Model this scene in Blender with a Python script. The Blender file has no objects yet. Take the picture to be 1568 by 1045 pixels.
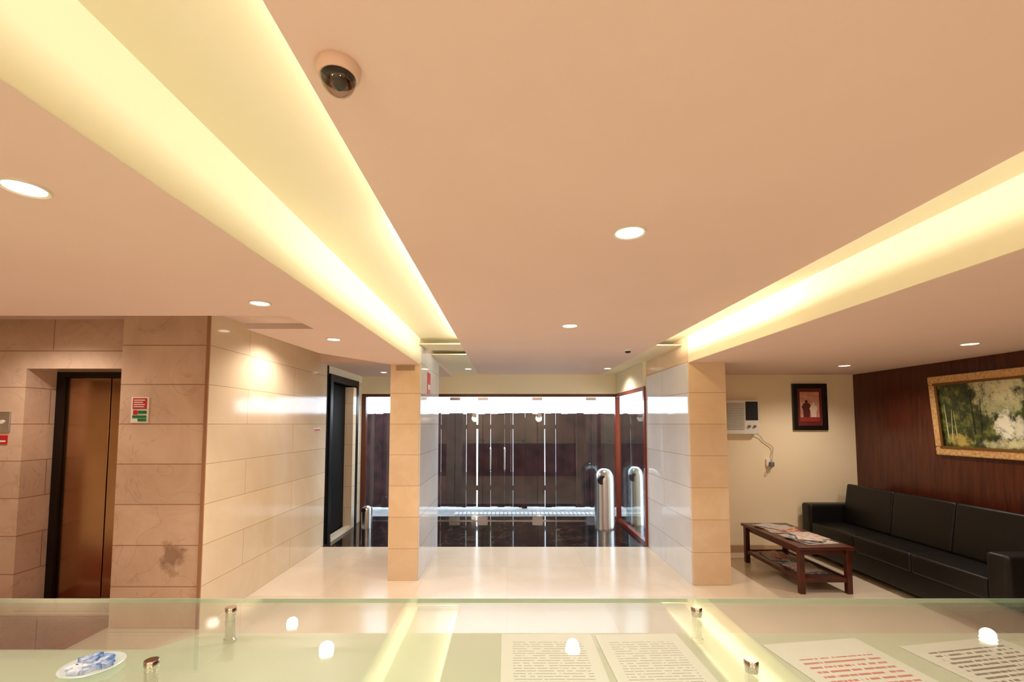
import bpy, bmesh, math, random
from mathutils import Vector, Matrix
random.seed(7)
S = bpy.context.scene
S.view_settings.view_transform = 'Standard'
S.view_settings.look = 'None'
S.view_settings.exposure = 0.0

# ---------------------------------------------------------------- materials
def lin(c):
    return tuple(((v/255)/12.92 if v/255 <= .04045 else (((v/255)+.055)/1.055)**2.4) for v in c) + (1,)

def mat(name, col, rough=.5, metal=0, emit=None, estr=0, spec=.5, noise=None, nscale=6, bump=0, coat=0):
    m = bpy.data.materials.new(name); m.use_nodes = True
    nt = m.node_tree; b = nt.nodes['Principled BSDF']
    b.inputs['Base Color'].default_value = lin(col)
    b.inputs['Roughness'].default_value = rough
    b.inputs['Metallic'].default_value = metal
    b.inputs['Specular IOR Level'].default_value = spec
    b.inputs['Coat Weight'].default_value = coat
    if emit:
        b.inputs['Emission Color'].default_value = lin(emit)
        b.inputs['Emission Strength'].default_value = estr
    if noise or bump:
        tc = nt.nodes.new('ShaderNodeTexCoord')
        n = nt.nodes.new('ShaderNodeTexNoise'); n.inputs['Scale'].default_value = nscale
        n.inputs['Detail'].default_value = 6
        nt.links.new(tc.outputs['Object'], n.inputs['Vector'])
        if noise:
            r = nt.nodes.new('ShaderNodeValToRGB')
            r.color_ramp.elements[0].position = .35; r.color_ramp.elements[1].position = .65
            r.color_ramp.elements[0].color = lin(col); r.color_ramp.elements[1].color = lin(noise)
            nt.links.new(n.outputs['Fac'], r.inputs[0]); nt.links.new(r.outputs[0], b.inputs['Base Color'])
        if bump:
            bp = nt.nodes.new('ShaderNodeBump'); bp.inputs['Strength'].default_value = bump
            bp.inputs['Distance'].default_value = .01
            nt.links.new(n.outputs['Fac'], bp.inputs['Height']); nt.links.new(bp.outputs[0], b.inputs['Normal'])
    return m

def marble(name, c1, c2, joint, rough=.12, bw=1.6, rh=.33, vein=None, floor=False, off=0.5, mort=.004, scale=1.3, vw=.012, va=.35, stain=None, spec=.5):
    m = bpy.data.materials.new(name); m.use_nodes = True
    nt = m.node_tree; N = nt.nodes.new; L = nt.links.new; b = nt.nodes['Principled BSDF']
    b.inputs['Roughness'].default_value = rough; b.inputs['Specular IOR Level'].default_value = spec
    tc = N('ShaderNodeTexCoord'); sep = N('ShaderNodeSeparateXYZ'); L(tc.outputs['Object'], sep.inputs[0])
    comb = N('ShaderNodeCombineXYZ')
    if floor:
        L(sep.outputs[0], comb.inputs[0]); L(sep.outputs[1], comb.inputs[1])
    else:
        add = N('ShaderNodeMath'); add.operation = 'ADD'
        L(sep.outputs[0], add.inputs[0]); L(sep.outputs[1], add.inputs[1])
        L(add.outputs[0], comb.inputs[0]); L(sep.outputs[2], comb.inputs[1])
    br = N('ShaderNodeTexBrick'); br.offset = off
    br.inputs['Scale'].default_value = 1; br.inputs['Brick Width'].default_value = bw
    br.inputs['Row Height'].default_value = rh; br.inputs['Mortar Size'].default_value = mort
    br.inputs['Mortar Smooth'].default_value = .1; br.inputs['Bias'].default_value = 0
    br.inputs['Color1'].default_value = (.9, .9, .9, 1); br.inputs['Color2'].default_value = (1, 1, 1, 1)
    br.inputs['Mortar'].default_value = (1, 1, 1, 1)
    L(comb.outputs[0], br.inputs['Vector'])
    n = N('ShaderNodeTexNoise'); n.inputs['Scale'].default_value = scale; n.inputs['Detail'].default_value = 9
    n.inputs['Roughness'].default_value = .62; n.inputs['Distortion'].default_value = 1.2
    L(tc.outputs['Object'], n.inputs['Vector'])
    r = N('ShaderNodeValToRGB'); r.color_ramp.elements[0].position = .38; r.color_ramp.elements[1].position = .62
    r.color_ramp.elements[0].color = lin(c1); r.color_ramp.elements[1].color = lin(c2)
    L(n.outputs['Fac'], r.inputs[0])
    cur = r.outputs[0]
    if vein:
        n2 = N('ShaderNodeTexNoise'); n2.inputs['Scale'].default_value = scale*1.2; n2.inputs['Detail'].default_value = 8
        n2.inputs['Distortion'].default_value = 1.5; L(tc.outputs['Object'], n2.inputs['Vector'])
        s = N('ShaderNodeMath'); s.operation = 'SUBTRACT'; s.inputs[1].default_value = .5; L(n2.outputs['Fac'], s.inputs[0])
        a = N('ShaderNodeMath'); a.operation = 'ABSOLUTE'; L(s.outputs[0], a.inputs[0])
        rr = N('ShaderNodeValToRGB'); rr.color_ramp.elements[0].position = 0; rr.color_ramp.elements[1].position = vw
        rr.color_ramp.elements[0].color = (va, va, va, 1); rr.color_ramp.elements[1].color = (0, 0, 0, 1)
        L(a.outputs[0], rr.inputs[0])
        mx = N('ShaderNodeMix'); mx.data_type = 'RGBA'; L(rr.outputs[0], mx.inputs[0]); L(cur, mx.inputs[6])
        mx.inputs[7].default_value = lin(vein); cur = mx.outputs[2]
    if stain:
        # brown natural inclusion in the stone at a given place
        p, rad, scol = stain
        d = N('ShaderNodeVectorMath'); d.operation = 'DISTANCE'; d.inputs[1].default_value = p; L(tc.outputs['Object'], d.inputs[0])
        nn = N('ShaderNodeTexNoise'); nn.inputs['Scale'].default_value = 11; nn.inputs['Detail'].default_value = 5; L(tc.outputs['Object'], nn.inputs['Vector'])
        k = N('ShaderNodeMath'); k.operation = 'MULTIPLY_ADD'; k.inputs[1].default_value = rad*3; k.inputs[2].default_value = -rad*1.5; L(nn.outputs['Fac'], k.inputs[0])
        q = N('ShaderNodeMath'); q.operation = 'ADD'; L(d.outputs['Value'], q.inputs[0]); L(k.outputs[0], q.inputs[1])
        rr = N('ShaderNodeMapRange'); rr.inputs['From Min'].default_value = rad; rr.inputs['From Max'].default_value = rad*.35; rr.inputs['To Max'].default_value = .65
        L(q.outputs[0], rr.inputs['Value'])
        mx = N('ShaderNodeMix'); mx.data_type = 'RGBA'; L(rr.outputs[0], mx.inputs[0]); L(cur, mx.inputs[6]); mx.inputs[7].default_value = lin(scol); cur = mx.outputs[2]
    mu = N('ShaderNodeMix'); mu.data_type = 'RGBA'; mu.blend_type = 'MULTIPLY'; mu.inputs[0].default_value = 1
    L(cur, mu.inputs[6]); L(br.outputs['Color'], mu.inputs[7])
    mj = N('ShaderNodeMix'); mj.data_type = 'RGBA'; L(br.outputs['Fac'], mj.inputs[0]); L(mu.outputs[2], mj.inputs[6])
    mj.inputs[7].default_value = lin(joint)
    L(mj.outputs[2], b.inputs['Base Color'])
    return m

def glass(name, tint, f0=.04, boost=1.0, rough=0.0, haze=0, hazecol=(1, 1, 1, 1)):
    m = bpy.data.materials.new(name); m.use_nodes = True
    nt = m.node_tree; N = nt.nodes.new; L = nt.links.new
    nt.nodes.remove(nt.nodes['Principled BSDF']); out = nt.nodes['Material Output']
    t = N('ShaderNodeBsdfTransparent'); t.inputs[0].default_value = tint
    base = t.outputs[0]
    if haze:
        d = N('ShaderNodeBsdfDiffuse'); d.inputs[0].default_value = hazecol
        mh = N('ShaderNodeMixShader'); mh.inputs[0].default_value = haze; L(t.outputs[0], mh.inputs[1]); L(d.outputs[0], mh.inputs[2]); base = mh.outputs[0]
    g = N('ShaderNodeBsdfGlossy'); g.inputs['Roughness'].default_value = rough; g.inputs[0].default_value = (.95, 1, .97, 1)
    lw = N('ShaderNodeLayerWeight'); lw.inputs[0].default_value = .5
    pw = N('ShaderNodeMath'); pw.operation = 'POWER'; pw.inputs[1].default_value = 5; L(lw.outputs['Facing'], pw.inputs[0])
    mul = N('ShaderNodeMath'); mul.operation = 'MULTIPLY_ADD'; mul.inputs[1].default_value = (1-f0)*boost; mul.inputs[2].default_value = f0*boost; mul.use_clamp = True
    L(pw.outputs[0], mul.inputs[0])
    mx = N('ShaderNodeMixShader'); L(mul.outputs[0], mx.inputs[0]); L(base, mx.inputs[1]); L(g.outputs[0], mx.inputs[2])
    L(mx.outputs[0], out.inputs[0])
    return m

def emis(name, col, strength):
    m = bpy.data.materials.new(name); m.use_nodes = True
    nt = m.node_tree; nt.nodes.remove(nt.nodes['Principled BSDF'])
    e = nt.nodes.new('ShaderNodeEmission'); e.inputs[0].default_value = lin(col); e.inputs[1].default_value = strength
    nt.links.new(e.outputs[0], nt.nodes['Material Output'].inputs[0])
    return m

def paper_mat(name, ink, pitch=.011, fill=.35, base=(248, 249, 245), top=.86, lo=.1):
    # printed lines of words: thin rows, broken into words by noise
    m = bpy.data.materials.new(name); m.use_nodes = True
    nt = m.node_tree; N = nt.nodes.new; L = nt.links.new; b = nt.nodes['Principled BSDF']
    b.inputs['Roughness'].default_value = .6
    def mth(op, a, v=None, c=None):
        n = N('ShaderNodeMath'); n.operation = op
        L(a, n.inputs[0])
        if v is not None:
            if isinstance(v, (int, float)): n.inputs[1].default_value = v
            else: L(v, n.inputs[1])
        return n.outputs[0]
    tc = N('ShaderNodeTexCoord'); sp = N('ShaderNodeSeparateXYZ'); L(tc.outputs['Object'], sp.inputs[0])
    row = mth('DIVIDE', mth('ADD', sp.outputs[1], 5.0), pitch)
    line = mth('LESS_THAN', mth('FRACT', row), fill)
    cx = N('ShaderNodeCombineXYZ'); L(mth('MULTIPLY', sp.outputs[0], 90), cx.inputs[0]); L(mth('MULTIPLY', mth('FLOOR', row), 3.7), cx.inputs[1])
    n = N('ShaderNodeTexNoise'); n.inputs['Scale'].default_value = 1; n.inputs['Detail'].default_value = 1; L(cx.outputs[0], n.inputs['Vector'])
    word = mth('GREATER_THAN', n.outputs['Fac'], .42)
    g = N('ShaderNodeSeparateXYZ'); L(tc.outputs['Generated'], g.inputs[0])
    mask = mth('MULTIPLY', line, word)
    for s, a, c in ((g.outputs[0], .12, .88), (g.outputs[1], lo, top)):
        mask = mth('MULTIPLY', mask, mth('GREATER_THAN', s, a)); mask = mth('MULTIPLY', mask, mth('LESS_THAN', s, c))
    mx = N('ShaderNodeMix'); mx.data_type = 'RGBA'; L(mask, mx.inputs[0]); mx.inputs[6].default_value = lin(base)
    mx.inputs[7].default_value = lin(ink); L(mx.outputs[2], b.inputs['Base Color'])
    return m

def painting_mat():
    m = bpy.data.materials.new('landscape_canvas'); m.use_nodes = True
    nt = m.node_tree; N = nt.nodes.new; L = nt.links.new; b = nt.nodes['Principled BSDF']; b.inputs['Roughness'].default_value = .45
    tc = N('ShaderNodeTexCoord'); sep = N('ShaderNodeSeparateXYZ'); L(tc.outputs['Generated'], sep.inputs[0])
    n = N('ShaderNodeTexNoise'); n.inputs['Scale'].default_value = 10; n.inputs['Detail'].default_value = 10; n.inputs['Roughness'].default_value = .78
    L(tc.outputs['Object'], n.inputs['Vector'])
    r = N('ShaderNodeValToRGB'); e = r.color_ramp.elements
    e[0].position = .36; e[0].color = lin((20, 26, 12)); e[1].position = .66; e[1].color = lin((142, 142, 66))
    x = e.new(.5); x.color = lin((60, 72, 30)); L(n.outputs['Fac'], r.inputs[0])
    def grad(cy, cz, sy, sz, amt, k=1.8):
        def term(sock, c, s):
            a = N('ShaderNodeMath'); a.operation = 'SUBTRACT'; a.inputs[1].default_value = c; L(sock, a.inputs[0])
            a2 = N('ShaderNodeMath'); a2.operation = 'MULTIPLY'; a2.inputs[1].default_value = 1/s; L(a.outputs[0], a2.inputs[0])
            a3 = N('ShaderNodeMath'); a3.operation = 'MULTIPLY'; L(a2.outputs[0], a3.inputs[0]); L(a2.outputs[0], a3.inputs[1]); return a3.outputs[0]
        s = N('ShaderNodeMath'); s.operation = 'ADD'; L(term(sep.outputs[1], cy, sy), s.inputs[0]); L(term(sep.outputs[2], cz, sz), s.inputs[1])
        nn = N('ShaderNodeMath'); nn.operation = 'MULTIPLY_ADD'; nn.inputs[1].default_value = -k*2; nn.inputs[2].default_value = k; L(n.outputs['Fac'], nn.inputs[0])
        s2 = N('ShaderNodeMath'); s2.operation = 'ADD'; L(s.outputs[0], s2.inputs[0]); L(nn.outputs[0], s2.inputs[1])
        q = N('ShaderNodeMath'); q.operation = 'SUBTRACT'; q.inputs[0].default_value = 1; q.use_clamp = True; L(s2.outputs[0], q.inputs[1])
        w = N('ShaderNodeMath'); w.operation = 'MULTIPLY'; w.inputs[1].default_value = amt; L(q.outputs[0], w.inputs[0]); return w.outputs[0]
    cur = r.outputs[0]
    for g, col in ((grad(.52, 1.0, .2, .6, 1.1, 2.2), (214, 212, 170)), (grad(.50, .58, .16, .12, .6, 3), (160, 166, 116)),
                   (grad(.50, .34, .07, .26, 1.3, 2.6), (228, 226, 202)), (grad(.40, .30, .05, .18, 1.1, 2.6), (206, 206, 180)),
                   (grad(.45, .08, .30, .08, 1.0, 2.2), (200, 196, 150)), (grad(.2, .2, .16, .14, .7, 3), (160, 136, 66)), (grad(.86, .12, .12, .1, .8, 3), (186, 166, 84))):
        mx = N('ShaderNodeMix'); mx.data_type = 'RGBA'; mx.clamp_factor = True; L(g, mx.inputs[0]); L(cur, mx.inputs[6]); mx.inputs[7].default_value = lin(col); cur = mx.outputs[2]
    L(cur, b.inputs['Base Color'])
    return m

def wood_mat(name, c1, c2, rough=.3):
    m = bpy.data.materials.new(name); m.use_nodes = True
    nt = m.node_tree; N = nt.nodes.new; L = nt.links.new; b = nt.nodes['Principled BSDF']; b.inputs['Roughness'].default_value = rough
    tc = N('ShaderNodeTexCoord'); mp = N('ShaderNodeMapping'); mp.inputs['Scale'].default_value = (12, 12, .9); L(tc.outputs['Object'], mp.inputs[0])
    n = N('ShaderNodeTexNoise'); n.inputs['Scale'].default_value = 2.6; n.inputs['Detail'].default_value = 8; n.inputs['Distortion'].default_value = .8; L(mp.outputs[0], n.inputs['Vector'])
    r = N('ShaderNodeValToRGB'); r.color_ramp.elements[0].position = .32; r.color_ramp.elements[1].position = .68
    r.color_ramp.elements[0].color = lin(c1); r.color_ramp.elements[1].color = lin(c2); L(n.outputs['Fac'], r.inputs[0]); L(r.outputs[0], b.inputs['Base Color'])
    return m

M = dict(
 ceil=mat('ceiling_paint', (236, 210, 196), .75, noise=(238, 212, 198), nscale=2),
 recess=mat('cove_paint', (240, 234, 206), .8),
 cream=mat('cream_paint', (242, 231, 200), .7),
 wall=mat('alcove_paint', (248, 231, 196), .7, noise=(245, 227, 190), nscale=1.5),
 pil=marble('beige_marble', (212, 180, 154), (228, 199, 172), (160, 124, 98), .18, vein=(180, 136, 104), bw=3.0, scale=1.6, stain=((-2.70, 3.80, .58), .13, (130, 86, 62))),
 wallm=marble('cream_marble', (236, 216, 184), (244, 229, 202), (180, 148, 114), .1, bw=1.9, scale=.9, mort=.0025),
 col=marble('honey_marble', (232, 202, 164), (241, 215, 180), (176, 138, 104), .18, bw=5, scale=2.0, mort=.0025),
 white=marble('white_marble', (234, 236, 240), (243, 243, 246), (186, 174, 160), .07, bw=5, scale=1.2, mort=.003, spec=.7),
 floor=marble('floor_marble', (232, 216, 190), (240, 227, 205), (214, 196, 168), .18, bw=.9, rh=.9, floor=True, off=0, mort=.0015, scale=.8, spec=.95),
 black=marble('black_marble', (14, 12, 14), (36, 29, 30), (10, 9, 11), .07, bw=.6, rh=.6, floor=True, off=0, vein=(140, 108, 88), mort=.002, scale=1.5, vw=.010, va=.5),
 dstone=mat('dark_stone', (12, 11, 11), .45, spec=.3),
 red=mat('red_wood_frame', (128, 40, 20), .3, coat=.4),
 brownfr=mat('brown_frame', (92, 44, 26), .35),
 wood=wood_mat('mahogany_panel', (54, 19, 8), (86, 36, 17), .3),
 leather=mat('black_leather', (15, 12, 10), .42, bump=.12, nscale=90, spec=.35),
 tablew=mat('table_wood', (84, 32, 16), .3, noise=(60, 20, 10), nscale=8),
 steel=mat('brushed_steel', (200, 200, 202), .25, 1),
 chrome=mat('chrome', (215, 212, 205), .08, 1),
 bronze=mat('bronze_steel', (190, 152, 118), .22, 1.0, noise=(176, 138, 104), nscale=2),
 darkm=mat('dark_metal', (36, 26, 20), .35, .6),
 blackp=mat('black_plastic', (12, 12, 13), .4),
 matte=mat('black_matte', (8, 8, 9), .7, spec=.2),
 whitep=mat('white_plastic', (236, 232, 220), .4),
 counter=mat('counter_laminate', (208, 219, 196), .3),
 glass=glass('counter_glass', (.965, .99, .972, 1), .05, 1.8, haze=.05, hazecol=(.85, .95, .88, 1)),
 dglass=glass('door_glass', (.93, .96, .97, 1), .04),
 lens=emis('lamp_lens', (255, 246, 224), 9),
 trimw=mat('lamp_trim', (225, 215, 195), .35),
 fence=mat('fence_wood', (34, 18, 19), .8, noise=(58, 33, 34), nscale=5, spec=.2),
 concrete=mat('concrete', (150, 150, 150), .8, noise=(128, 128, 130), nscale=9),
 grate=mat('grate_paint', (205, 205, 205), .5),
 gold=mat('gilded_frame', (190, 142, 86), .42, .25, noise=(222, 186, 130), nscale=40, bump=.6),
 redm=mat('red_mat', (110, 34, 28), .6),
 signred=mat('sign_red', (200, 30, 34), .5), signgreen=mat('sign_green', (24, 120, 60), .5), signwhite=mat('sign_white', (240, 236, 225), .5),
 blackfr=mat('black_frame', (16, 13, 12), .3),
 mag1=mat('mag_white', (226, 220, 208), .5, noise=(200, 150, 130), nscale=30), mag2=mat('mag_red', (170, 50, 40), .5, noise=(220, 190, 160), nscale=24),
 mag3=mat('mag_blue', (60, 70, 100), .5, noise=(200, 200, 200), nscale=26), mag4=mat('newsprint', (214, 206, 196), .7, noise=(168, 160, 150), nscale=60),
 domeg=glass('smoked_dome', (.7, .6, .52, 1), .05, 1.2),
 blue=mat('candy_blue', (30, 110, 190), .3, noise=(225, 235, 240), nscale=30),
 paper=paper_mat('printed_paper', (178, 180, 174), .012, .3), paperr=paper_mat('red_print', (214, 84, 84), .02, .4, top=.72, lo=.3), paperb=paper_mat('bold_print', (40, 40, 48), .017, .45),
 paint=painting_mat(),
)

# ---------------------------------------------------------------- geometry helpers
def obj(name, bm, m, parent=None, smooth=False):
    me = bpy.data.meshes.new(name); bmesh.ops.recalc_face_normals(bm, faces=bm.faces); bm.to_mesh(me); bm.free()
    o = bpy.data.objects.new(name, me); S.collection.objects.link(o)
    if m: me.materials.append(m)
    if smooth:
        for p in me.polygons: p.use_smooth = True
    if parent: o.parent = parent
    return o
def empty(name, loc=(0, 0, 0)):
    e = bpy.data.objects.new(name, None); S.collection.objects.link(e); e.empty_display_size = .1
    return e
def bm_box(bm, x0, x1, y0, y1, z0, z1, rot=None, bevel=0, seg=3):
    r = bmesh.ops.create_cube(bm, size=1)
    vs = r['verts']
    c = Vector(((x0+x1)/2, (y0+y1)/2, (z0+z1)/2))
    for v in vs:
        v.co = Vector((v.co.x*(x1-x0), v.co.y*(y1-y0), v.co.z*(z1-z0)))
        if rot: v.co = rot @ v.co
        v.co += c
    if bevel:
        es = list({e for v in vs for e in v.link_edges})
        bmesh.ops.bevel(bm, geom=es, offset=bevel, segments=seg, affect='EDGES', profile=.6)
def box(name, x0, x1, y0, y1, z0, z1, m, parent=None, bevel=0, rot=None, seg=3, smooth=False):
    bm = bmesh.new(); bm_box(bm, x0, x1, y0, y1, z0, z1, rot, bevel, seg)
    o = obj(name, bm, m, parent)
    if smooth or (bevel and seg > 2):
        for p in o.data.polygons: p.use_smooth = True
        try:
            o.data.set_sharp_from_angle(angle=math.radians(50))
        except Exception: pass
    return o
def boxes(name, lst, m, parent=None, bevel=0):
    bm = bmesh.new()
    for b in lst: bm_box(bm, *b, bevel=bevel, seg=2)
    return obj(name, bm, m, parent)
def lathe(name, c, prof, m, parent=None, seg=40, axis='Z', smooth=True):
    bm = bmesh.new(); rings = []
    for r, z in prof:
        ring = []
        for i in range(seg):
            a = 2*math.pi*i/seg
            p = Vector((r*math.cos(a), r*math.sin(a), z))
            if axis == 'Y': p = Vector((p.x, p.z, p.y))
            if axis == 'X': p = Vector((p.z, p.x, p.y))
            ring.append(bm.verts.new(p+Vector(c)))
        rings.append(ring)
    for a, b in zip(rings, rings[1:]):
        for i in range(seg): bm.faces.new((a[i], a[(i+1) % seg], b[(i+1) % seg], b[i]))
    o = obj(name, bm, m, parent, smooth)
    if smooth:
        try: o.data.set_sharp_from_angle(angle=math.radians(40))
        except Exception: pass
    return o
def prism(name, pts, z0, z1, m, parent=None):
    bm = bmesh.new()
    lo = [bm.verts.new((x, y, z0)) for x, y in pts]; hi = [bm.verts.new((x, y, z1)) for x, y in pts]
    bm.faces.new(lo); bm.faces.new(hi); n = len(pts)
    for i in range(n): bm.faces.new((lo[i], lo[(i+1) % n], hi[(i+1) % n], hi[i]))
    return obj(name, bm, m, parent)
def tube(name, pts, r, m, parent=None):
    cu = bpy.data.curves.new(name, 'CURVE'); cu.dimensions = '3D'; cu.bevel_depth = r; cu.bevel_resolution = 3
    sp = cu.splines.new('NURBS'); sp.points.add(len(pts)-1); sp.use_endpoint_u = True; sp.order_u = 3
    for p, q in zip(sp.points, pts): p.co = (*q, 1)
    o = bpy.data.objects.new(name, cu); S.collection.objects.link(o); cu.materials.append(m)
    if parent: o.parent = parent
    return o

# ---------------------------------------------------------------- shell
XL, XR, YB = -6.0, 4.56, -2.2
ZR = 2.58
box('floor', XL-.1, XR+.14, YB-.1, 6.26, -.1, 0, M['floor'])
box('floor_entrance', -2.7, 5.0, 6.26, 8.3, -.1, 0, M['black'])
box('ground_outside', -12, 12, 8.3, 16, -.12, -.01, M['concrete'])
box('floor_mat_elevator', -5.6, -3.24, 3.0, 4.06, 0, .006, mat('red_granite', (150, 34, 22), .2, noise=(116, 22, 16), nscale=30))
box('trim_floor_inlay', -5.6, -2.35, 2.92, 3.0, 0, .004, mat('brown_granite', (100, 60, 40), .2, noise=(74, 44, 30), nscale=30))

box('wall_right', XR, XR+.14, YB-.1, 6.0, 0, 2.62, M['wood'])
box('wall_back', 2.30, XR+.14, 6.0, 6.15, 0, 2.62, M['wall'])
box('baseboard_back', 2.30, XR, 5.985, 6.0, 0, .09, mat('skirting', (200, 166, 130), .3))
box('wall_rear', XL-.1, XR+.14, YB-.1, YB, 0, 2.62, M['cream'])
box('wall_left', XL-.1, XL, YB, 4.3, 0, 2.62, M['cream'])
box('wall_pillar_left', -3.22, -2.50, 3.80, 6.30, 0, 2.60, M['pil'])
box('wall_cladding_left', -2.50, -2.488, 3.80, 6.30, 0, 2.60, M['wallm'])
box('trim_corner_left', -2.512, -2.484, 3.788, 3.80, 0, 2.60, mat('corner_trim', (168, 122, 88), .3))
OX0, OX1, OZ = -4.33, -3.30, 2.15
wl = empty('wall_elevator')
box('panel_side', XL, OX0, 4.10, 4.62, 0, 2.60, M['pil'], wl)
box('panel_header', OX0, -3.22, 4.10, 4.62, OZ, 2.60, M['pil'], wl)
box('panel_jamb', OX1, -3.22, 4.10, 4.62, 0, OZ, M['pil'], wl)
ed = empty('elevator_door')
box('backing', OX0, OX1, 4.50, 4.60, 0, OZ, M['darkm'], ed)
boxes('frame', [(OX0, OX0+.07, 4.38, 4.5, 0, OZ), (OX1-.05, OX1, 4.38, 4.5, 0, OZ), (OX0+.07, OX1-.05, 4.38, 4.5, OZ-.05, OZ)], M['darkm'], ed)
xm = -3.83
box('leaf_1', OX0+.072, xm-.003, 4.41, 4.44, .01, OZ-.052, M['bronze'], ed, bevel=.004)
box('leaf_2', xm+.003, OX1-.052, 4.415, 4.445, .01, OZ-.052, M['bronze'], ed, bevel=.004)
box('sill', OX0, OX1, 4.12, 4.38, 0, .008, M['red'], ed)
cp = empty('elevator_call_panel')
box('plate', -4.56, -4.44, 4.085, 4.10, 1.58, 1.76, M['steel'], cp, bevel=.004)
lathe('button', (-4.5, 4.08, 1.67), [(.0001, -.004), (.018, -.004), (.018, .006)], M['whitep'], cp, axis='Y')
cp = empty('fire_notice'); box('plate', -4.58, -4.46, 4.092, 4.10, 1.47, 1.55, M['signred'], cp); box('label', -4.57, -4.47, 4.090, 4.092, 1.49, 1.505, M['signwhite'], cp)

dw = empty('wall_vestibule_left')
box('lower', -2.72, -2.50, 6.30, 6.40, 0, 2.6, M['dstone'], dw)
box('above', -2.72, -2.50, 6.40, 7.95, 2.36, 2.6, M['cream'], dw)
box('far', -2.72, -2.50, 7.62, 7.95, 0, 2.36, M['wallm'], dw)
d1 = empty('door_1')
box('opening_back', -2.72, -2.66, 6.40, 7.62, 0, 2.36, M['dstone'], d1)
boxes('frame', [(-2.66, -2.47, 6.40, 6.50, 0, 2.36), (-2.66, -2.47, 7.52, 7.62, 0, 2.36), (-2.66, -2.47, 6.5, 7.52, 2.26, 2.36)], M['dstone'], d1, bevel=.004)
box('leaf', -2.63, -2.59, 6.5, 7.32, .01, 2.25, M['matte'], d1, bevel=.003)
boxes('inner_trim', [(-2.60, -2.46, 7.32, 7.46, .0, 2.24), (-2.56, -2.46, 6.5, 7.32, 0, .05)], M['wallm'], d1)
tube('handle', [(-2.59, 6.62, .95), (-2.55, 6.62, .97), (-2.55, 6.62, 1.25), (-2.59, 6.62, 1.27)], .01, M['steel'], d1)

# columns
c1 = empty('marble_column')
box('shaft', -1.26, -.945, 4.93, 6.26, 0, 2.58, M['col'], c1)
box('side_cladding', -.945, -.935, 4.95, 6.26, 0, 2.50, M['white'], c1)  # whiter than the shaft: reflected daylight put into the colour
c2 = empty('marble_column')
box('shaft', 1.915, 2.30, 4.79, 6.26, 0, 2.58, M['col'], c2)
box('side_cladding', 1.905, 1.915, 4.81, 6.26, 0, 2.30, M['white'], c2)
box('patch', -1.2, -1.0, 4.925, 4.93, 2.23, 2.285, mat('grey_plaster', (176, 150, 120), .7), c1)

# ceiling
ce = empty('ceiling')
box('roof_slab', XL-.1, XR+.14, YB-.1, 8.0, 2.66, 2.76, M['cream'], ce)  # unseen slab added to stop world light leaking in above the panels
box('upper_left', XL, -1.0, YB, 6.0, 2.60, 2.66, M['ceil'], ce)
box('passage', -2.72, -.945, 6.0, 7.95, 2.47, 2.66, M['ceil'], ce)
prism('panel_left', [(-6, YB), (-.95, YB), (-.95, 4.925), (-1.26, 4.925), (-1.71, 4.12), (-1.77, 3.07), (-1.31, 3.07), (-1.31, 2.69), (-6, 2.69)], 2.295, 2.335, M['ceil'], ce)
boxes('fascia_left', [(-1.0, -.943, YB, 4.93, 2.335, ZR), (-.95, -.943, YB, 4.93, 2.296, 2.335)], M['recess'], ce)
box('cove_top', -1.0, 2.0, YB, 8.0, ZR, 2.66, M['recess'], ce)
BX0, BX1, BZ = -.495, 1.625, 2.508
box('panel_centre', BX0, BX1, YB, 7.92, BZ, BZ+.012, M['ceil'], ce)
boxes('panel_cross', [(-.945, BX0, 4.88, 5.28, BZ, BZ+.012), (-.945, BX0, 5.62, 7.92, BZ, BZ+.012), (BX1, 1.915, 4.95, 7.92, BZ, BZ+.012)], M['cream'], ce)
box('panel_right', 1.92, XR, YB, 6.0, 2.30, 2.345, M['ceil'], ce)
boxes('fascia_right', [(1.913, 1.97, YB, 4.79, 2.345, ZR), (1.913, 1.92, YB, 4.79, 2.301, 2.345)], M['recess'], ce)
box('void_right', 1.97, XR, YB, 6.1, 2.60, 2.66, M['cream'], ce)

GY = 7.92
box('wall_entrance_header', -2.5, 2.0, GY-.06, GY+.12, 2.17, BZ, M['cream'])
box('wall_side_header', 1.88, 2.0, 6.30, GY-.06, 2.17, BZ, M['cream'])
ge = empty('glass_entrance')
box('head_rail', -2.5, 1.9, GY-.03, GY+.03, 2.12, 2.17, M['brownfr'], ge)
panes = [(-2.45, -1.55), (-1.54, -.90), (-.89, -.42), (-.41, .52), (.53, 1.45), (1.46, 1.86)]
boxes('panes', [(a, b, GY-.006, GY+.006, .012, 2.12) for a, b in panes], M['dglass'], ge)
fit = []
for x in (-.415, .525, 1.455, -.895): fit += [(x-.09, x+.09, GY-.016, GY+.016, 2.06, 2.115), (x-.09, x+.09, GY-.016, GY+.016, .012, .07)]
boxes('patch_fittings', fit, M['steel'], ge)
boxes('floor_rail', [(-2.5, 1.9, GY-.02, GY+.02, 0, .012)], M['steel'], ge)
for k, x in enumerate((-.28, -.04)):
    tube('handle_%d' % k, [(x, GY-.02, .86), (x, GY-.07, .86), (x, GY-.07, .9), (x, GY-.07, 1.2), (x, GY-.07, 1.24), (x, GY-.02, 1.24)], .014, M['steel'], ge)
boxes('left_post', [(-2.5, -2.43, GY-.05, GY+.05, 0, 2.17)], M['brownfr'], ge)
gs = empty('glass_side_panel')
boxes('frame', [(1.88, 1.95, 6.262, 6.33, 0, 2.17), (1.88, 1.95, 6.33, GY-.06, 2.11, 2.17), (1.87, 1.95, GY-.03, GY+.04, .012, 2.12), (1.88, 1.95, 6.33, GY-.06, 0, .05)], M['red'], gs)
box('pane', 1.91, 1.92, 6.33, GY-.06, .05, 2.11, M['dglass'], gs)

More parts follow.
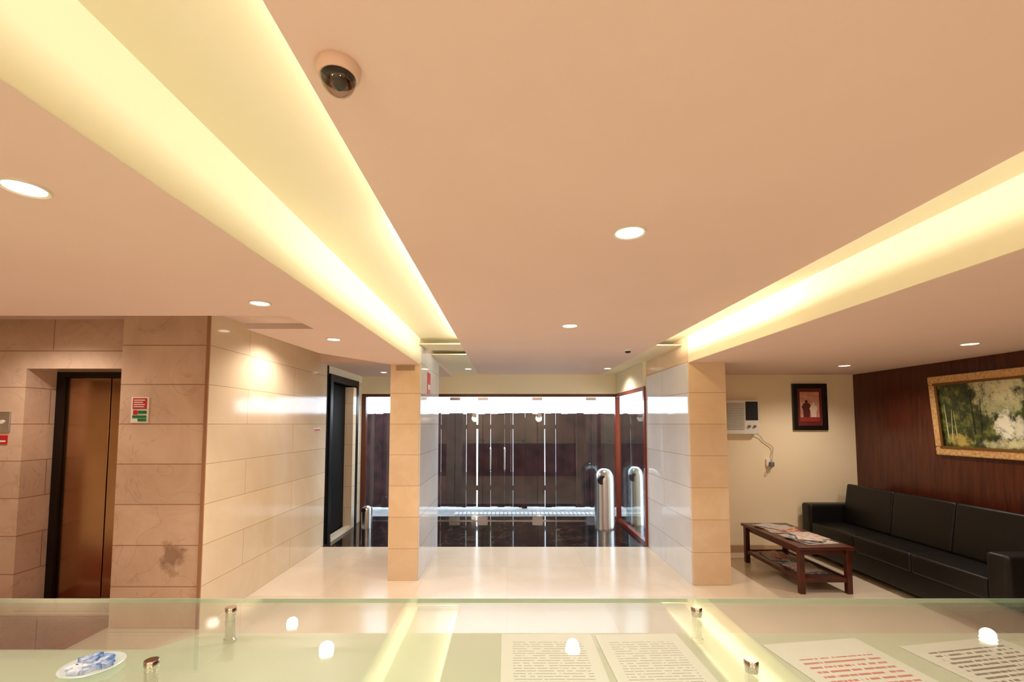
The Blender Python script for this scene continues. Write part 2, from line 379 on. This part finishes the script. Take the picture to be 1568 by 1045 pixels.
# fence
FY = 9.05
bm = bmesh.new(); x = -9.0
gaps = {-2.6: .006, -2.1: .007, -1.3: .005, -.80: .004, -.60: .030, -.32: .004, .12: .0045, .36: .003, .74: .013, .96: .004, 1.36: .005, 1.7: .003}
rnd = random.Random(3)
while x < 9:
    w = rnd.uniform(.10, .16); g = rnd.choice([0, 0, 0, .0015, 0])-.001
    for gx, gg in gaps.items():
        if x < gx <= x+w: w = max(gx-x, .03); g = gg
    h = 1.86+rnd.uniform(-.012, .012); t = rnd.uniform(-.008, .008)
    bm_box(bm, x, x+w, FY+t, FY+.025+t, .02+rnd.uniform(0, .02), h)
    x += w+g
for z in (.35, 1.55): bm_box(bm, -9, 9, FY+.036, FY+.08, z, z+.09)
for px in range(-8, 9, 2): bm_box(bm, px+.3, px+.4, FY+.08, FY+.18, -.01, 1.78)
obj('wooden_fence', bm, M['fence'])
gr = []
for i in range(36): gr.append((-.95+i*.075, -.95+i*.075+.055, 8.4, 8.6, -.01, .02))
boxes('drain_grating', gr, M['grate'])

# bins
def bin_(x, y, r, h, name='ash_bin'):
    e = empty(name)
    lathe('body', (x, y, 0), [(r*1.02, 0.0), (r*1.02, .03), (r, .04), (r, h*.80), (r*.99, h*.81)], M['steel'], e)
    bm = bmesh.new(); n = 32; rings = []
    for k in range(9):
        f = k/8; ang = f*math.pi/2
        ring = []
        for i in range(n):
            a = 2*math.pi*i/n
            rr = r*(math.cos(ang*.93)); zz = h*.81+(h*.19)*math.sin(ang)
            ring.append(bm.verts.new((x+rr*math.cos(a), y+rr*math.sin(a), zz)))
        rings.append(ring)
    for a, b in zip(rings, rings[1:]):
        for i in range(n): bm.faces.new((a[i], a[(i+1) % n], b[(i+1) % n], b[i]))
    bm.faces.new(rings[-1]); obj('hood', bm, M['steel'], e, True)
    lathe('mouth', (x-r*.35, y-r*.86, h*.82), [(.0001, -.012), (r*.42, -.012), (r*.48, 0), (r*.48, .03)], M['blackp'], e, axis='Y')
bin_(1.54, 7.30, .155, .95)
bin_(2.12, 7.65, .145, .95)  # extra bin added in place of a reflection in the side glass
bin_(-2.22, 7.35, .085, .36, 'small_bin')

# ---------------------------------------------------------------- downlights
def downlight(x, y, z, r, energy=22, col=(1, .87, .76), name='recessed_downlight', size=150):
    e = empty(name)
    lathe('trim_ring', (x, y, z), [(r*.80, .004), (r*.82, -.004), (r*.95, -.007), (r*1.02, -.002), (r*1.02, .001)], M['trimw'], e)
    lathe('lens', (x, y, z), [(.0001, -.003), (r*.82, -.003)], M['lens'], e)
    l = bpy.data.lights.new('lamp', 'SPOT'); l.energy = energy; l.color = col; l.spot_size = math.radians(size); l.spot_blend = .7
    l.shadow_soft_size = .05
    o = bpy.data.objects.new('lamp', l); S.collection.objects.link(o); o.location = (x, y, z-.03); o.parent = e
K = 1.02
for y in (1.21, 2.40, 3.44): downlight(-1.315, y, 2.295, .055, (30 if y < 2 else 42)*K)
downlight(-1.315, -.3, 2.295, .055, 28*K)  # unseen, added behind the camera for bounce light
for y in (.05, 2.0, 3.945): downlight(.55, y, BZ, .075, (32 if y < 1 else 62)*K)
downlight(-.6, 7.06, BZ, .06, 36*K); downlight(1.55, 7.0, BZ, .06, 36*K); downlight(-1.95, 7.2, 2.47, .055, 24*K)
for y in (.9, 2.3, 3.67, 5.05): downlight(3.75, y, 2.30, .066, (26 if y < 3 else 48)*K)
downlight(-3.9, 3.45, 2.60, .06, 52*K)
downlight(-2.1, 4.6, 2.60, .06, 54*K)
downlight(-3.9, 1.2, 2.295, .06, 36*K)
downlight(-.2, -1.3, BZ, .075, 34*K)  # added fill over the rear of the room, out of view
downlight(3.6, -1.0, 2.30, .066, 32*K)  # added fill behind the camera on the right, out of view

def strip(name, x, y0, y1, z, sgn, e, col=(1, .965, .80)):
    em = empty(name)
    l = bpy.data.lights.new('tube', 'AREA'); l.shape = 'RECTANGLE'; l.size = .025; l.size_y = y1-y0; l.energy = e; l.color = col
    o = bpy.data.objects.new('tube', l); S.collection.objects.link(o); o.location = (x, (y0+y1)/2, z)
    o.rotation_euler = (0, sgn*math.radians(90), 0); o.parent = em
    box('batten', x+.012*sgn-.006, x+.012*sgn+.006, y0, y1, BZ+.013, BZ+.05, M['whitep'], em)
strip('cove_light', BX0+.085, 2.0, 4.82, 2.550, 1, 13)
strip('cove_light', BX0+.085, -1.8, 2.0, 2.550, 1, 6.5)
strip('cove_light', BX1-.085, -1.8, 3.0, 2.550, -1, 8.5)
strip('cove_light', BX1-.085, 3.0, 4.9, 2.550, -1, 10)
strip('cove_light', BX0+.035, 5.3, 5.6, 2.553, 1, 1)  # small strip added to brighten the otherwise dark ceiling slot

# ---------------------------------------------------------------- dome camera + detectors
dc = empty('dome_security_camera'); X, Y = -.405, 1.05
lathe('base', (X, Y, BZ), [(.0001, 0), (.050, 0), (.052, -.006), (.050, -.020), (.044, -.028), (.041, -.028)], mat('ivory_plastic', (222, 190, 168), .4), dc)
lathe('dome', (X, Y, BZ-.028), [(.041*math.cos(a), -.041*math.sin(a)*1.05) for a in [i*math.pi/2/12*.995 for i in range(13)]], M['domeg'], dc)
lathe('camera_eye', (X+.006, Y-.014, BZ-.048), [(.0001, -.014), (.010, -.014), (.014, -.006), (.014, .012), (.0001, .014)], M['blackp'], dc, axis='Y')
box('bracket', X-.018, X+.018, Y-.008, Y+.018, BZ-.045, BZ-.018, mat('camera_core', (150, 120, 100), .4), dc, bevel=.004)
sd = empty('ceiling_sensor')
lathe('base', (1.40, 5.25, BZ), [(.0001, 0), (.055, 0), (.055, -.012), (.045, -.018), (.0001, -.018)], M['whitep'], sd)
lathe('dome', (1.40, 5.25, BZ-.018), [(.035, 0), (.03, -.014), (.0001, -.022)], M['blackp'], sd)

# ---------------------------------------------------------------- signs
sg = empty('safety_sign')
box('plate', -3.12, -2.975, 3.794, 3.80, 1.66, 1.875, M['signwhite'], sg)
box('red_field', -3.105, -2.99, 3.791, 3.794, 1.775, 1.865, M['signred'], sg)
boxes('text', [(-3.095, -3.0-random.uniform(0, .03), 3.789, 3.791, z, z+.008) for z in (1.79, 1.808, 1.826, 1.844)], M['signwhite'], sg)
boxes('green_field', [(-3.06, -2.99, 3.791, 3.794, 1.735, 1.762), (-3.105, -2.99, 3.791, 3.794, 1.70, 1.722), (-3.06, -2.99, 3.791, 3.794, 1.672, 1.695)], M['signgreen'], sg)
box('icon', -3.10, -3.065, 3.791, 3.794, 1.728, 1.765, M['signred'], sg)
sg = empty('notice_sign'); box('plate', -2.488, -2.484, 5.9, 6.1, 1.56, 1.60, M['signwhite'], sg); box('band', -2.484, -2.482, 5.91, 6.09, 1.565, 1.582, M['signred'], sg)
sg = empty('notice_sign'); box('plate', -.935, -.931, 5.35, 5.55, 2.0, 2.26, M['signred'], sg); box('label', -.931, -.929, 5.38, 5.52, 2.06, 2.12, M['signwhite'], sg)

# ---------------------------------------------------------------- air conditioner
ac = empty('window_air_conditioner')
box('casing', 2.62, 3.25, 5.90, 6.0, 1.52, 1.96, M['whitep'], ac, bevel=.012)
lou = mat('louvre', (176, 170, 152), .5)
boxes('louvres', [(2.65, 3.06, 5.892, 5.90, 1.58+i*.022, 1.590+i*.022) for i in range(16)], lou, ac)
box('grille_recess', 3.08, 3.235, 5.893, 5.90, 1.70, 1.94, M['blackp'], ac)
boxes('grille_slats', [(3.08, 3.235, 5.885, 5.893, 1.71+i*.028, 1.716+i*.028) for i in range(8)], mat('slat_grey', (60, 58, 55), .4), ac)
kg = mat('knob_grey', (120, 115, 108), .4)
lathe('knob', (3.12, 5.89, 1.62), [(.0001, -.014), (.016, -.012), (.018, .006)], kg, ac, axis='Y')
lathe('knob_2', (3.19, 5.89, 1.62), [(.0001, -.014), (.016, -.012), (.018, .006)], kg, ac, axis='Y')
ws = empty('wall_socket')
box('plate', 3.37, 3.47, 5.975, 6.0, 1.10, 1.20, M['whitep'], ws, bevel=.006)
box('plug', 3.40, 3.45, 5.93, 5.975, 1.10, 1.16, mat('plug_grey', (120, 112, 100), .5), ws, bevel=.008)
cordm = mat('cord', (190, 180, 160), .5)
tube('cord', [(3.22, 5.95, 1.53), (3.30, 5.97, 1.50), (3.34, 5.98, 1.42), (3.47, 5.97, 1.36), (3.44, 5.97, 1.24), (3.425, 5.94, 1.15)], .005, cordm, ws)
tube('cord_loop', [(3.425, 5.94, 1.12), (3.36, 5.96, 1.06), (3.38, 5.96, 1.0), (3.43, 5.97, 1.10)], .005, cordm, ws)

# framed photo on back wall
fp = empty('framed_picture')
x0, x1, z0, z1 = 3.74, 4.19, 1.57, 2.18
boxes('frame', [(x0, x0+.06, 5.965, 6.0, z0, z1), (x1-.06, x1, 5.965, 6.0, z0, z1), (x0+.06, x1-.06, 5.965, 6.0, z0, z0+.06), (x0+.06, x1-.06, 5.965, 6.0, z1-.06, z1)], M['blackfr'], fp, bevel=.006)
box('mat_board', x0+.05, x1-.05, 5.985, 5.995, z0+.05, z1-.05, M['redm'], fp)
box('print', x0+.10, x1-.10, 5.98, 5.985, z0+.11, z1-.11, mat('print_bg', (220, 166, 140), .6, noise=(200, 130, 104), nscale=14), fp)
def figure(nm, cx, cz, s, m, yy=5.978):
    bm = bmesh.new()
    prof = [(-.3, -1), (.3, -1), (.35, -.2), (.5, .1), (.3, .45), (.12, .52), (.16, .7), (0, .86), (-.16, .7), (-.12, .52), (-.3, .45), (-.5, .1), (-.35, -.2)]
    vs = [bm.verts.new((cx+a*s, yy, cz+b*s)) for a, b in prof]; bm.faces.new(vs); obj(nm, bm, m, fp)
figure('figure_1', 3.92, 1.86, .13, mat('fig_dark', (90, 30, 26), .6)); figure('figure_2', 4.01, 1.84, .11, mat('fig_pink', (240, 210, 190), .6), 5.9765)
box('print_ground', x0+.10, x1-.10, 5.974, 5.976, z0+.11, z0+.17, mat('fig_red', (150, 50, 42), .6), fp)

# landscape painting on right wall
pt = empty('landscape_painting')
py0, py1, pz0, pz1 = 3.45, 4.84, 1.33, 2.15
fw = .085
parts = []
for (a, b, c, d) in ((py0, py1, pz1-fw, pz1), (py0, py1, pz0, pz0+fw), (py0, py0+fw, pz0+fw, pz1-fw), (py1-fw, py1, pz0+fw, pz1-fw)):
    parts.append((4.50, 4.535, a, b, c, d))
fr = boxes('frame', parts, M['gold'], pt, bevel=.012)
parts = []
for (a, b, c, d) in ((py0+.06, py1-.06, pz1-fw-.012, pz1-fw+.012), (py0+.06, py1-.06, pz0+fw-.012, pz0+fw+.012), (py0+fw-.012, py0+fw+.012, pz0+fw, pz1-fw), (py1-fw-.012, py1-fw+.012, pz0+fw, pz1-fw)):
    parts.append((4.492, 4.505, a, b, c, d))
boxes('inner_liner', parts, mat('dark_gold', (120, 84, 40), .4, .4), pt, bevel=.003)
box('canvas', 4.515, 4.525, py0+fw, py1-fw, pz0+fw, pz1-fw, M['paint'], pt)
def blades(nm, lst, m):
    bm = bmesh.new()
    for (y, z0_, y2, z1_, w0, w1) in lst:
        vs = [bm.verts.new(p) for p in ((4.513, y-w0, z0_), (4.513, y+w0, z0_), (4.513, y2+w1, z1_), (4.513, y2-w1, z1_))]; bm.faces.new(vs)
    obj(nm, bm, m, pt)
blades('birch_trunks', [(4.69, 1.50, 4.70, 1.86, .007, .003), (4.65, 1.49, 4.63, 1.80, .006, .002), (4.60, 1.51, 4.61, 1.78, .005, .002)], mat('birch', (186, 182, 140), .5))
blades('dark_trunks', [(3.72, 1.50, 3.70, 2.0, .012, .005), (3.82, 1.50, 3.80, 1.92, .008, .003), (3.64, 1.48, 3.66, 1.98, .010, .004), (4.42, 1.55, 4.43, 1.98, .007, .003), (4.36, 1.56, 4.34, 1.9, .005, .002)], mat('dark_trunk', (34, 26, 14), .5))
pt.matrix_world = Matrix.Translation((4.555, 0, pz0)) @ Matrix.Rotation(math.radians(-4.0), 4, 'Y') @ Matrix.Translation((-4.535, 0, -pz0))

# ---------------------------------------------------------------- sofa
so = empty('leather_sofa')
SX, SY0, SY1 = 3.77, 3.50, 5.92
box('base', SX+.02, 4.50, SY0+.03, SY1-.03, .06, .27, M['leather'], so, bevel=.02)
boxes('feet', [(x, x+.05, y, y+.05, 0, .06) for x in (SX+.06, 4.42) for y in (SY0+.06, SY1-.11)], M['blackp'], so)
n = 3; L0 = SY0+.17; L1 = SY1-.17; w = (L1-L0)/n
for i in range(n):
    box('seat_cushion_%d' % (i+1), SX, 4.32, L0+i*w+.001, L0+(i+1)*w-.001, .26, .44, M['leather'], so, bevel=.03, seg=5)
    box('back_cushion_%d' % (i+1), 4.19, 4.38, L0+i*w+.001-(.1 if i == 0 else 0), L0+(i+1)*w-.001, .42, .90, M['leather'], so, bevel=.03, seg=5, rot=Matrix.Rotation(math.radians(9), 3, 'Y'))
box('back_rest', 4.38, 4.52, SY0+.02, SY1-.02, .1, .82, M['leather'], so, bevel=.04, seg=5)
box('arm_1', SX-.01, 4.50, SY0, SY0+.17, .07, .655, M['leather'], so, bevel=.04, seg=5)
box('arm_2', SX-.01, 4.50, SY1-.17, SY1, .07, .655, M['leather'], so, bevel=.04, seg=5)

# ---------------------------------------------------------------- coffee table
ta = empty('coffee_table')
TX0, TX1, TY0, TY1 = 2.83, 3.38, 4.52, 5.62
box('top', TX0, TX1, TY0, TY1, .425, .455, M['tablew'], ta, bevel=.006)
boxes('apron', [(TX0+.05, TX1-.05, TY0+.05, TY0+.07, .37, .425), (TX0+.05, TX1-.05, TY1-.07, TY1-.05, .37, .425), (TX0+.05, TX0+.07, TY0+.07, TY1-.07, .37, .425), (TX1-.07, TX1-.05, TY0+.07, TY1-.07, .37, .425)], M['tablew'], ta)
boxes('legs', [(x, x+.05, y, y+.05, 0, .425) for x in (TX0+.02, TX1-.07) for y in (TY0+.02, TY1-.07)], M['tablew'], ta, bevel=.004)
boxes('shelf_rails', [(TX0+.03, TX0+.06, TY0+.07, TY1-.07, .11, .15), (TX1-.06, TX1-.03, TY0+.07, TY1-.07, .11, .15), (TX0+.07, TX1-.07, TY0+.03, TY0+.06, .11, .15), (TX0+.07, TX1-.07, TY1-.06, TY1-.03, .11, .15)], M['tablew'], ta)
box('shelf', TX0+.06, TX1-.06, TY0+.06, TY1-.06, .12, .14, M['tablew'], ta)
def magpile(nm, cx, cy, z, spots, ms):
    e = empty(nm); zz = z
    for i, (dx, dy, ang, w, l) in enumerate(spots):
        t = random.uniform(.004, .009)
        box('copy_%d' % i, cx+dx-w/2, cx+dx+w/2, cy+dy-l/2, cy+dy+l/2, zz, zz+t, ms[i % len(ms)], e, rot=Matrix.Rotation(math.radians(ang), 3, 'Z'))
        zz += t
mg = [M['mag4'], M['mag1'], M['mag3'], M['mag4'], M['mag1']]
magpile('magazine_pile', 3.12, 4.83, .4555, [(.0, 0, 8, .34, .42), (.06, .03, -12, .24, .31), (-.06, -.04, 20, .23, .3), (.05, .06, 5, .24, .31), (0, -.02, -25, .22, .29)], mg)
magpile('magazine_pile', 3.1, 5.29, .4555, [(.0, 0, -8, .34, .42), (-.05, .03, 15, .26, .36), (.05, -.06, -20, .23, .3), (-.03, .05, 35, .24, .31)], [M['mag4'], M['mag1'], M['mag2'], M['mag4']])
magpile('magazine_pile', 3.1, 4.9, .141, [(.0, 0, 3, .28, .38), (.04, .03, -12, .22, .29), (-.03, -.04, 15, .21, .28)], [M['mag3'], M['mag4'], M['mag1']])
magpile('magazine_pile', 3.08, 5.32, .141, [(.0, 0, -8, .26, .34), (.02, .02, 15, .22, .3)], [M['mag4'], M['mag2']])

# ---------------------------------------------------------------- reception counter
rc = empty('reception_counter')
box('body', -2.2, 2.2, .60, 1.16, 0, 1.03, mat('counter_front', (120, 60, 36), .3), rc)
prism('worktop', [(-2.25, .5), (2.25, .5), (2.25, 1.33), (-.86, 1.33), (-.93, 1.235), (-2.25, 1.235)], 1.03, 1.06, M['counter'], rc)
box('glass_top', -2.3, 2.3, .52, 1.37, 1.128, 1.14, M['glass'], rc)
box('glass_edge', -2.3, 2.3, 1.3701, 1.3715, 1.128, 1.14, mat('glass_edge_green', (176, 205, 180), .2), rc)
for i, (x, y) in enumerate([(-.752, 1.28), (-.752, 1.0), (.517, 1.28), (.517, 1.0), (-1.9, 1.18), (1.75, 1.28)]):
    lathe('standoff_%d' % i, (x, y, 1.06), [(.0001, .092), (.013, .092), (.0145, .089), (.0145, .0805), (.0125, .080), (.0125, .012), (.016, .008), (.016, 0)], M['chrome'], rc, seg=28)

def sheet(nm, cx, cy, ang, m, z=1.0612, w=.21, l=.297):
    bm = bmesh.new(); bm_box(bm, -w/2, w/2, -l/2, l/2, 0, .0008)
    o = obj(nm, bm, m); o.location = (cx, cy, z); o.rotation_euler = (0, 0, math.radians(ang))
sheet('printed_sheet', .11, 1.17, 0, M['paper'], w=.25, l=.3)
sheet('printed_sheet', .365, 1.17, 2, M['paper'], w=.23, l=.3)
sheet('printed_sheet', .84, 1.13, 8, M['paperr'], w=.28)
sheet('printed_sheet', 1.22, 1.13, 10, M['paperb'], w=.32)
# low plastic-wrapped packet with blue print
md = empty('wrapped_packet')
DX, DY, DZ = -.868, .99, 1.1405
lathe('tray', (DX, DY, DZ), [(.0001, 0), (.040, 0), (.052, .004), (.055, .007), (.053, .008), (.044, .006), (.0001, .005)], mat('packet_film', (190, 205, 205), .2), md)
bm = bmesh.new()
for i in range(16):
    a = i*2.4; r = .036*math.sqrt((i+.5)/16)
    zc = DZ+.005
    bm_box(bm, DX+r*math.cos(a)-.011, DX+r*math.cos(a)+.011, DY+r*math.sin(a)-.007, DY+r*math.sin(a)+.007, zc, zc+.006+.002*(i % 2), rot=Matrix.Rotation(a*.7, 3, 'Z'), bevel=.002, seg=2)
obj('contents', bm, M['blue'], md)

for x in (-1.2, 1.2):  # unseen globe lights added behind the camera to brighten the ceiling
    e = empty('fill_pendant')
    lathe('fill_globe', (x, -1.4, 2.0), [(.11*math.sin(a)+.0001, -.11*math.cos(a)) for a in [i*math.pi/16 for i in range(17)]], emis('fill_glow', (255, 224, 190), 5), e)
    lathe('cord', (x, -1.4, 2.1), [(.006, 0), (.006, .4 if x > -.9 else .19)], M['blackp'], e)
    l = bpy.data.lights.new('fill_bulb', 'POINT'); l.energy = 38; l.color = (1, .80, .70); l.shadow_soft_size = .12
    o = bpy.data.objects.new('fill_bulb', l); S.collection.objects.link(o); o.location = (x, -1.4, 1.86); o.parent = e

# ---------------------------------------------------------------- world
w = bpy.data.worlds.new('World'); S.world = w; w.use_nodes = True
bg = w.node_tree.nodes['Background']; bg.inputs[0].default_value = (.78, .88, 1, 1); bg.inputs[1].default_value = 7

cam = bpy.data.cameras.new('camera'); co = bpy.data.objects.new('camera', cam); S.collection.objects.link(co)
co.location = (0, 0, 1.65); co.rotation_euler = (math.radians(93.5), 0, 0)
cam.lens = 16.07; cam.sensor_width = 36; cam.shift_x = .005; cam.shift_y = .0539; cam.clip_start = .02
S.camera = co
